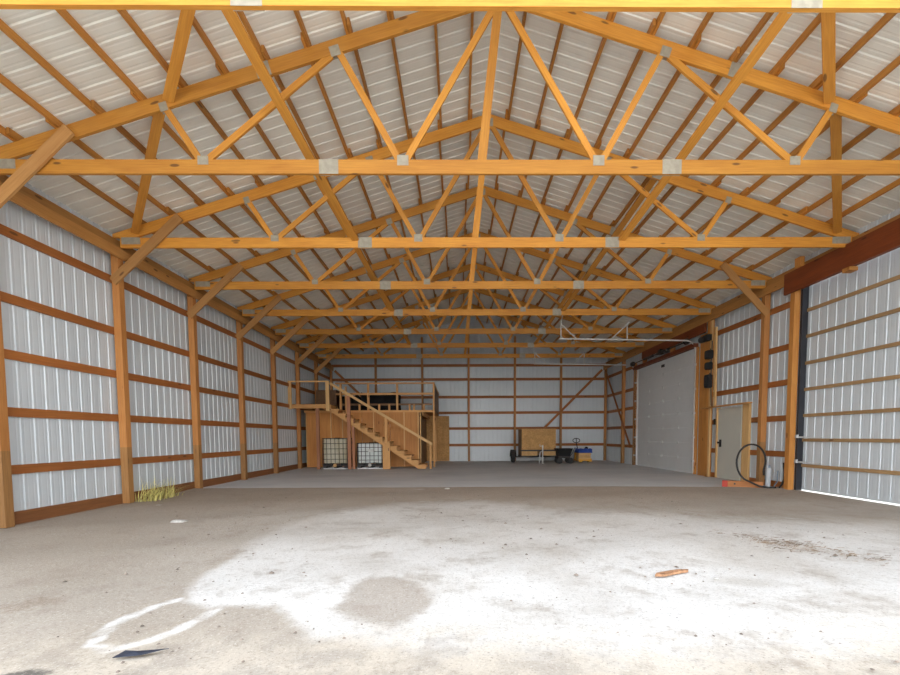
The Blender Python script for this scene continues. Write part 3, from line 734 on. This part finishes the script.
# landing
ld = thing('landing', 'wooden stair landing with railing on the left, joined to the loft', 'landing', (-6., 18.5, 0))
LX0, LX1, LA, LB = -6.55, -5.12, 18.02, LY-.03
rel(MB().box(LX0-.12, LX1, LA, LA+.04, 2.47, 2.60), 'rim_joist', M['stair'], ld)
for i in range(11):
    x = LX0-.1+.135*i; rel(MB().box(x, x+.128, LA-.03, LB, 2.602, 2.635), 'deck_board', M['stair'], ld)
for x in (-6.2, -5.9, -5.55, -5.2): rel(MB().box(x-.02, x+.02, LA+.045, LB, 2.47, 2.60), 'joist', M['stair'], ld)
rel(MB().box(-6.77, -6.63, LA-.09, LA-.035, 2.44, 3.56), 'railing_post', M['pale_pine'], ld)
rel(MB().box(-5.27, -5.13, LA-.09, LA-.035, 2.36, 3.50), 'railing_post', M['pale_pine'], ld)
rel(MB().box(-6.77, -5.13, LA-.08, LA-.04, 3.505, 3.56) if False else MB().box(-6.625, -5.13, LA-.08, LA-.04, 3.505, 3.56), 'top_rail', M['pale_pine'], ld)
rel(MB().box(-5.72, -5.60, LA+.05, LA+.14, .012, 2.47), 'support_post', M['pinkpost'], ld)

# staircase
sc_ = thing('staircase', 'open wooden staircase rising left to the loft landing', 'stairs', (-3.2, 18.4, 0))
X0, RUN, RISE, NS = -1.32, .29, .187, 13
def stringer(y0, y1):
    pts = [(X0+.02, .012), (X0+.02, RISE-.02)]
    for i in range(1, NS+1):
        pts.append((X0-RUN*(i-1)+.0, RISE*i-.04)); pts.append((X0-RUN*i, RISE*i-.04))
    pts[1] = (X0+.02, .1)
    xe = X0-RUN*NS; pts += [(xe, 2.60), (xe-.02, 2.60), (xe-.02, 2.60-.26), (X0-.30, .012)]
    return MB().prism(pts, y0, y1)
SY = 18.05
for y in (SY, SY+.98): rel(stringer(y-.02, y+.02), 'stringer', M['stair'], sc_)
for i in range(1, NS+1): rel(MB().box(X0-RUN*i-.0, X0-RUN*(i-1)+.03, SY-.03, SY+1.01, RISE*i-.038, RISE*i), 'tread', M['stair'], sc_)
HY = SY-.05
m = MB().bar((-5.115, HY-.03, 3.468), (-1.04, HY-.03, 1.0), .045, .10); rel(m, 'handrail', M['pale_pine'], sc_)
def hz_(x): return 3.52 + (x+5.20)*(1.0-3.52)/4.16 - .05
rel(MB().box(-4.44, -4.31, HY-.045, HY+.02, .012, hz_(-4.37)), 'tall_post', M['pinkpost'], sc_)
rel(MB().box(-4.28, -4.18, SY+.03, SY+.12, .012, 2.05), 'back_post', M['pinkpost'], sc_)
rel(MB().box(-3.04, -2.74, HY-.02, HY+.025, .012, 1.06), 'wide_post', M['stair'], sc_)
rel(MB().box(-2.94, -2.84, HY-.045, HY+.0, 1.06, hz_(-2.89)), 'rail_post', M['stair'], sc_)
rel(MB().box(-1.15, -1.07, HY-.03, HY+.02, .012, hz_(-1.1)), 'end_post', M['stair'], sc_)
rel(MB().box(-4.78, -4.70, SY+.99, SY+1.03, RISE*11, 3.45), 'rail_post', M['stair'], sc_)

# intermediate bulk tanks
def tote(x0, x1, zt, lab, mat, seed):
    y0, y1 = 18.14, 19.0; w = x1-x0
    t = thing('bulk_tank', lab, 'tank', ((x0+x1)/2, (y0+y1)/2, .012), 'caged bulk tanks under the stairs')
    b = MB().box(x0+.03, x1-.03, y0+.03, y1-.03, .24, zt-.03); rel(b, 'bottle', mat, t, bevel=.05)
    p = MB()
    for yy in (y0, (y0+y1)/2-.04, y1-.09):
        p.box(x0, x1, yy, yy+.09, .012, .05)
    rel(p, 'pallet_runner', M['galv'], t)
    p = MB()
    for xx in (x0, (x0+x1)/2-.07, x1-.14): p.box(xx, xx+.14, y0+.005, y1-.005, .052, .13)
    rel(p, 'pallet_foot', M['darksteel'], t)
    rel(MB().box(x0, x1, y0, y1, .132, .16), 'pallet_deck', M['darksteel'], t)
    for xx in (x0, x1-.3): rel(MB().box(xx+.02, xx+.28, y0+.01, y1-.01, .162, .235), 'corner_pad', M['black'], t)
    c = MB(); r = .011
    nz = 6
    for i in range(nz):
        z = .20 + (zt-.02-.20)*i/(nz-1)
        c.tube([(x0, y0, z), (x1, y0, z), (x1, y1, z), (x0, y1, z)], r, 6, closed=True)
    nv = 7
    for i in range(nv):
        xx = x0+w*i/(nv-1)
        c.tube([(xx, y0, .16), (xx, y0, zt-.02)], r, 6); c.tube([(xx, y1, .16), (xx, y1, zt-.02)], r, 6)
    for i in range(1, 6):
        yy = y0+(y1-y0)*i/6
        c.tube([(x0, yy, .16), (x0, yy, zt-.02)], r, 6); c.tube([(x1, yy, .16), (x1, yy, zt-.02)], r, 6)
    rel(c, 'cage', M['darksteel'], t)
    cx = (x0+x1)/2
    v = MB().lathe([(0, 0), (.07, 0), (.07, .05), (.05, .06), (.05, .12)], (cx, y0-.06, .17), (0, 1, 0), 14); rel(v, 'valve', M['pale_pine'] if seed else M['stone'], t)
    rel(MB().lathe([(.11, 0), (.11, .035), (0, .035)], (cx, (y0+y1)/2, zt-.03), (0, 0, 1), 16), 'lid', M['black'], t)
    if seed: return t
    rel(MB().box(cx-.06, cx+.16, y0-.012, y0-.009, zt-.38, zt-.26), 'label_plate', M['white_steel'], t)
    return t
tote(-5.50, -4.50, 1.28, 'taller yellowed caged tank under the stairs, the left one', M['tote_yellowed'], 1)
tote(-4.10, -3.08, 1.08, 'shorter white caged tank under the stairs, the right one', M['tote_white'], 0)

# ------------------------------------------------------------------ trailer, cart, pallet jack
tl = thing('box_trailer', 'small trailer with strand board box body by the back wall', 'trailer', (3.9, 22.2, .012))
bx0, bx1, by0, by1 = 3.08, 4.73, 21.5, 22.75
rel(MB().box(bx0, bx1, by0, by0+.02, .66, 1.66), 'front_panel', M['osb'], tl)
rel(MB().box(bx0, 3.84, by0, by0+.02, .37, .58), 'lower_panel', M['osb_pale'], tl)
rel(MB().box(4.12, bx1, by0, by0+.02, .37, .58), 'lower_panel', M['osb_pale'], tl)
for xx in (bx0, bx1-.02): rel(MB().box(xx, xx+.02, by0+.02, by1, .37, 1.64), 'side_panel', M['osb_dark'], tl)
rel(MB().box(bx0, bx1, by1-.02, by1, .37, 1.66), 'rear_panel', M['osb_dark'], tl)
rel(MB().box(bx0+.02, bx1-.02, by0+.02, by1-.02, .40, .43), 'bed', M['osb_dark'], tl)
rel(MB().box(bx0-.06, bx1+.06, by0-.045, by0-.003, .59, .65), 'front_rail', M['darksteel'], tl)
fr = MB()
for xx in (bx0-.02, bx1-.04): fr.box(xx, xx+.06, by0-.02, by1+.02, .30, .36)
for yy in (by0, by1-.05): fr.box(bx0, bx1, yy, yy+.05, .30, .36)
rel(fr, 'chassis', M['darksteel'], tl)
tg = MB().bar((3.3, by0+.02, .33), (3.95, 21.02, .36), .06, .06); tg.bar((4.5, by0+.02, .33), (3.97, 21.02, .36), .06, .06); rel(tg, 'tongue', M['darksteel'], tl)
jk = MB().tube([(4.0, 21.0, .05), (4.0, 21.0, .88)], .032, 10); jk.lathe([(0, 0), (.09, 0), (.09, .02), (.03, .06)], (4.0, 21.0, .013), (0, 0, 1), 12); jk.tube([(4.0, 21., .84), (3.86, 20.98, .84), (3.86, 20.98, .93)], .012, 8)
rel(jk, 'jack', M['galv'], tl)
rel(MB().tube([(3.84, 21.0, .02), (3.88, 21.0, .55), (3.98, 21.02, .60)], .022, 8), 'prop_stand', M['galv'], tl)
for xx in (2.72, 4.93):
    wh = rel(MB().lathe([(.10, -.08), (.24, -.09), (.28, -.06), (.285, 0), (.28, .06), (.24, .09), (.10, .08)], (xx, 22.0, .295), (1, 0, 0), 24), 'wheel', M['rubber'], tl)
    MB().lathe([(0, -.05), (.12, -.05), (.15, -.02), (.15, .02), (.12, .05), (0, .05)], (xx, 22.0, .295), (1, 0, 0), 18).build('hub', M['galv'], wh, tl.location)
    fd = MB(); fp = [(.36*math.cos(PI*i/10), .36*math.sin(PI*i/10)) for i in range(11)]
    for p, q in zip(fp, fp[1:]): fd.face([(xx-.12, 22+p[0], .295+p[1]), (xx-.12, 22+q[0], .295+q[1]), (xx+.12, 22+q[0], .295+q[1]), (xx+.12, 22+p[0], .295+p[1])], None, True)
    fo = rel(fd, 'fender', M['darksteel'], tl); sm = fo.modifiers.new('Solid', 'SOLIDIFY'); sm.thickness = .008
rel(MB().tube([(2.70, 22., .295), (4.95, 22., .295)], .025, 8), 'axle', M['darksteel'], tl)

ct = thing('dump_cart', 'black tray dump cart between the trailer and the yellow jack', 'cart', (5.03, 21.12, .012))
m = MB(); cx, cy = 5.03, 21.12
top = [(cx-.40, cy-.28), (cx+.36, cy-.28), (cx+.36, cy+.28), (cx-.40, cy+.28)]; bot = [(cx-.24, cy-.2), (cx+.24, cy-.2), (cx+.24, cy+.2), (cx-.24, cy+.2)]
for i in range(4):
    j = (i+1) % 4; m.face([(*bot[i], .36), (*bot[j], .36), (*top[j], .70), (*top[i], .70)])
m.face([(*p, .36) for p in bot][::-1])
o = rel(m, 'tray', M['black'], ct, merge=True); sm = o.modifiers.new('Solid', 'SOLIDIFY'); sm.thickness = .02
rel(MB().tube([(*p, .705) for p in top], .022, 8, closed=True), 'rim', M['black'], ct)
rel(MB().box(cx-.26, cx+.26, cy-.18, cy+.18, .26, .35), 'chassis', M['darksteel'], ct)
for sx_ in (-1, 1):
    for sy_ in (-1, 1):
        rel(MB().lathe([(.0, -.05), (.10, -.05), (.145, -.03), (.145, .03), (.10, .05), (0, .05)], (cx+.25*sx_, cy+.24*sy_, .158), (0, 1, 0), 18), 'wheel', M['rubber'], ct)
rel(MB().tube([(cx+.24, cy, .25), (cx+.42, cy-.02, .52), (cx+.50, cy-.03, .74), (cx+.56, cy-.03, .745)], .016, 8), 'handle', M['black'], ct)

pj = thing('pallet_jack', 'yellow pallet jack with a black steering handle near the back wall', 'pallet jack', (6.14, 22.2, .012))
for xx in (5.84, 6.24): rel(MB().box(xx, xx+.19, 21.75, 22.75, .07, .13), 'fork', M['yellow'], pj)
m = MB().prism([(5.82, .05), (5.82, .20), (5.98, .155), (6.30, .155), (6.45, .20), (6.45, .05), (6.32, .05), (6.26, .10), (6.02, .10), (5.96, .05)], 21.68, 21.745); rel(m, 'toe_frame', M['yellow'], pj)
rel(MB().box(5.90, 6.36, 22.76, 22.9, .06, .52), 'mast', M['yellow'], pj, bevel=.01)
for xx in (5.93, 6.33): rel(MB().lathe([(0, -.05), (.048, -.05), (.048, .05), (0, .05)], (xx, 21.85, .062), (1, 0, 0), 14), 'roller', M['rubber'], pj)
for xx in (6.03, 6.23): rel(MB().lathe([(0, -.03), (.09, -.03), (.09, .03), (0, .03)], (xx, 22.95, .104), (1, 0, 0), 16), 'steer_wheel', M['rubber'], pj)
rel(MB().tube([(6.13, 22.92, .42), (6.02, 22.95, .95)], .022, 8), 'handle_shaft', M['black'], pj)
rel(MB().tube([(6.02+.18*math.cos(2*PI*i/20), 22.96, 1.08+.11*math.sin(2*PI*i/20)) for i in range(20)], .018, 8, closed=True), 'handle_loop', M['black'], pj)
rel(MB().tube([(6.02, 22.955, .95), (6.02, 22.96, 1.19)], .018, 8), 'control_lever', M['black'], pj)
cr = thing('wooden_crate', 'small tan wooden crate sitting on the yellow pallet jack', 'crate', (6.13, 22.05, .13))
rel(MB().box(5.84, 6.42, 21.78, 22.30, .131, .48), 'box', M['osb_pale'], cr)
for z in (.20, .42): rel(MB().box(5.83, 6.43, 21.765, 21.779, z-.035, z+.035), 'slat', M['pale_pine'], cr)
drape('blue_cover', 5.80, 6.45, 21.74, 22.34, .482, .68, M['blue'], 'crumpled blue cover on top of the small tan crate', 'cover')
o = MB().lathe([(0, 0), (.07, .0), (.09, .05), (.05, .11), (0, .12)], (6.27, 22.0, .665), (0, 0, 1), 12).build('glove', M['black'], None, (6.27, 22., .665)); tag(o, 'small black lump lying on the blue cover', 'bag')

for o in (pj, cr): o.location.x += .09
for n_ in ('blue_cover', 'glove'): bpy.data.objects[n_].location.x += .09

# ------------------------------------------------------------------ small things on the ground
m = MB()
for i in range(230):
    t = random.random(); x = XL-.06+random.random()*.25+.2*t; y = 9.12+1.0*random.random()**1.2
    L = random.uniform(.25, .66)*(1-.35*(y-9.0)/1.3); a = random.uniform(-1.3, 1.4); lean = random.uniform(.1, 1.25)
    dx, dy = math.cos(a)*lean, math.sin(a)*lean; px, py, pz = x, y, 0; w_ = .009; pr = None
    for q in range(5):
        u = q/4; c = (x+dx*L*u**1.6, y+dy*L*u**1.6, L*(u-.45*lean*u*u)); wd = w_*(1-u*.9); sd_ = (-math.sin(a)*wd, math.cos(a)*wd)
        cur = ((c[0]-sd_[0], c[1]-sd_[1], c[2]), (c[0]+sd_[0], c[1]+sd_[1], c[2]))
        if pr: m.face([pr[0], pr[1], cur[1], cur[0]])
        pr = cur
o = m.build('grass_tuft', M['grass'], None, (XL+.3, 9.5, 0)); tag(o, 'yellowed grass tuft growing at the foot of the left wall', 'grass')
# straw scatter
m = MB()
for i in range(380):
    t = random.random()**1.6; x = 3.45+.95*t+random.gauss(0, .13); y = 5.5-.9*t+random.gauss(0, .2); a = random.uniform(-1.4, .9); L = random.uniform(.02, .11); z = hz(x, y)+.006
    c, s_ = math.cos(a)*L/2, math.sin(a)*L/2; m.bar((x-c, y-s_, z), (x+c, y+s_, z+random.uniform(-.002, .008)), .004, .003)
o = m.build('straw_litter', M['straw'], None, (3.9, 5.1, 0)); tag(o, 'brown straw litter scattered on the dirt near the sliding door', 'straw', kind='stuff')
m = MB()
for i in range(1100):
    x = random.uniform(-5.8, 6.2); y = random.uniform(2.3, 10.6)**1.0; r = random.choice([.006, .007, .008, .01, .012, .016, .024])*random.uniform(.7, 1.2); z = hz(x, y)
    if y < 4: r = min(r, .013)
    s3 = random.uniform(.4, .8); n_ = 6
    rg = [(x+r*math.cos(2*PI*k/n_)*random.uniform(.7, 1.3), y+r*math.sin(2*PI*k/n_)*random.uniform(.7, 1.3), z-.001) for k in range(n_)]
    tp = (x, y, z+r*s3)
    for k in range(n_): m.face([rg[k], rg[(k+1) % n_], tp])
t_ = plain('pebble', (.22, .18, .15), .9, 0, .5, 3); o = m.build('pebble_scatter', t_, None, (0, 5, 0)); tag(o, 'small dark pebbles and crumbs scattered over the dirt floor', 'pebbles', kind='stuff')
def rock(x, y, r, lab, nm='stone', mat=None):
    m = MB(); n_ = 9; R = []
    for a_, zz in ((1., 0), (1.05, .3), (.7, .65), (.25, .8)):
        R.append([(x+r*a_*math.cos(2*PI*k/n_)*random.uniform(.8, 1.2)*1.5, y+r*a_*math.sin(2*PI*k/n_)*random.uniform(.8, 1.2), hz(x, y)-.003+r*zz*.7) for k in range(n_)])
    for i in range(3):
        for k in range(n_): m.face([R[i][k], R[i][(k+1) % n_], R[i+1][(k+1) % n_], R[i+1][k]])
    m.face(R[3]); o = m.build(nm, mat or M['stone'], None, (x, y, 0), merge=True); tag(o, lab, 'stone')
rock(-4.32, 6.85, .085, 'pale crumbly stone lump on the brown dirt near the left wall')
rock(-5.75, 8.55, .05, 'small pale stone on the dirt near the grass tuft')
rock(2.32, 3.93, .02, 'tiny white stone on the dusty floor right of centre')
rock(-.27, 10.95, .05, 'white pebble at the front edge of the concrete slab')
m = MB(); z = hz(2, 4.1)
pts = [(1.80, 4.0), (1.90, 4.00), (2.03, 4.07), (2.17, 4.12), (2.19, 4.16), (2.08, 4.16), (1.95, 4.11), (1.84, 4.06)]
m.prism(pts, z, z+.022, 'Z'); m.prism([(1.86, 4.02), (2.0, 4.07), (2.1, 4.12), (1.95, 4.09)], z+.022, z+.03, 'Z')
o = m.build('wood_chip', M['chip'], None, (2, 4.08, 0), bevel=.004); tag(o, 'orange splinter of bark lying on the white floor', 'wood chip')
m = MB(); z = hz(-1.95, 2.63)+.002
V = [(-2.045, 2.575, z+.002), (-2.015, 2.64, z+.014), (-1.955, 2.635, z+.013), (-1.90, 2.60, z+.004), (-1.93, 2.645, z+.008), (-1.80, 2.67, z+.006), (-1.78, 2.68, z+.004)]
m.face([V[0], V[3], V[2], V[1]]); m.face([V[3], V[5], V[4], V[2]]); m.face([V[5], V[6], V[4]])
o = m.build('scrap_strip', M['tin'], None, (-1.95, 2.63, 0), merge=True); sm = o.modifiers.new('Solid', 'SOLIDIFY'); sm.thickness = .004
tag(o, 'twisted dark blue-grey scrap strip on the floor at lower left', 'scrap')

# ------------------------------------------------------------------ sky
W = bpy.data.worlds.new('World'); bpy.context.scene.world = W; W.use_nodes = True
nt = W.node_tree; bg = nt.nodes['Background']
tc = nt.nodes.new('ShaderNodeTexCoord'); sx = nt.nodes.new('ShaderNodeSeparateXYZ'); nt.links.new(tc.outputs['Generated'], sx.inputs[0])
rp = nt.nodes.new('ShaderNodeValToRGB'); e = rp.color_ramp.elements
e[0].position = 0.0; e[0].color = (1.25, 1.22, 1.15, 1); e[1].position = .6; e[1].color = (.80, .88, .98, 1)
m1 = e.new(.2); m1.color = (1.06, 1.08, 1.10, 1)
nt.links.new(sx.outputs['Z'], rp.inputs[0]); nt.links.new(rp.outputs[0], bg.inputs['Color']); bg.inputs['Strength'].default_value = 3.6
sun = bpy.data.lights.new('hazy_sun', 'SUN'); sun.energy = .15; sun.angle = math.radians(50); sun.color = (1, .95, .88)
so = bpy.data.objects.new('hazy_sun', sun); C.objects.link(so); so.rotation_euler = Vector((-.05, 1., -.30)).to_track_quat('-Z', 'Y').to_euler()

# ------------------------------------------------------------------ camera
F, PITCH, YAW, ROLL, CX, CY, H = 445.29, -.05721, .00996, .00549, 462.54, 462.59, 1.28532
cam = bpy.data.cameras.new('camera'); co = bpy.data.objects.new('camera', cam); C.objects.link(co)
cam.sensor_width = 36; cam.sensor_fit = 'HORIZONTAL'; cam.lens = F/900*36
cam.shift_x = (450-CX)/900; cam.shift_y = (CY-337.5)/900; cam.clip_start = .05; cam.clip_end = 300
co.location = (0, 0, H)
c, s_ = math.cos(YAW), math.sin(YAW); Rz = Matrix(((c, -s_, 0), (s_, c, 0), (0, 0, 1)))
c, s_ = math.cos(PITCH), math.sin(PITCH); Rx = Matrix(((1, 0, 0), (0, c, s_), (0, -s_, c)))
c, s_ = math.cos(ROLL), math.sin(ROLL); Ry = Matrix(((c, 0, -s_), (0, 1, 0), (s_, 0, c)))
Mw = (Ry @ Rx @ Rz)               # world -> (right, forward, up)
right, fwd, up = Mw[0], Mw[1], Mw[2]
Rm = Matrix((right, up, -fwd)).transposed()
co.rotation_euler = Rm.to_euler()
sc = bpy.context.scene; sc.camera = co
sc.view_settings.view_transform = 'Standard'; sc.view_settings.look = 'None'; sc.view_settings.gamma = 1; sc.view_settings.use_curve_mapping = False
sc.view_settings.exposure = 0.3
sc.cycles.max_bounces = 8; sc.cycles.diffuse_bounces = 6; sc.cycles.use_denoising = True
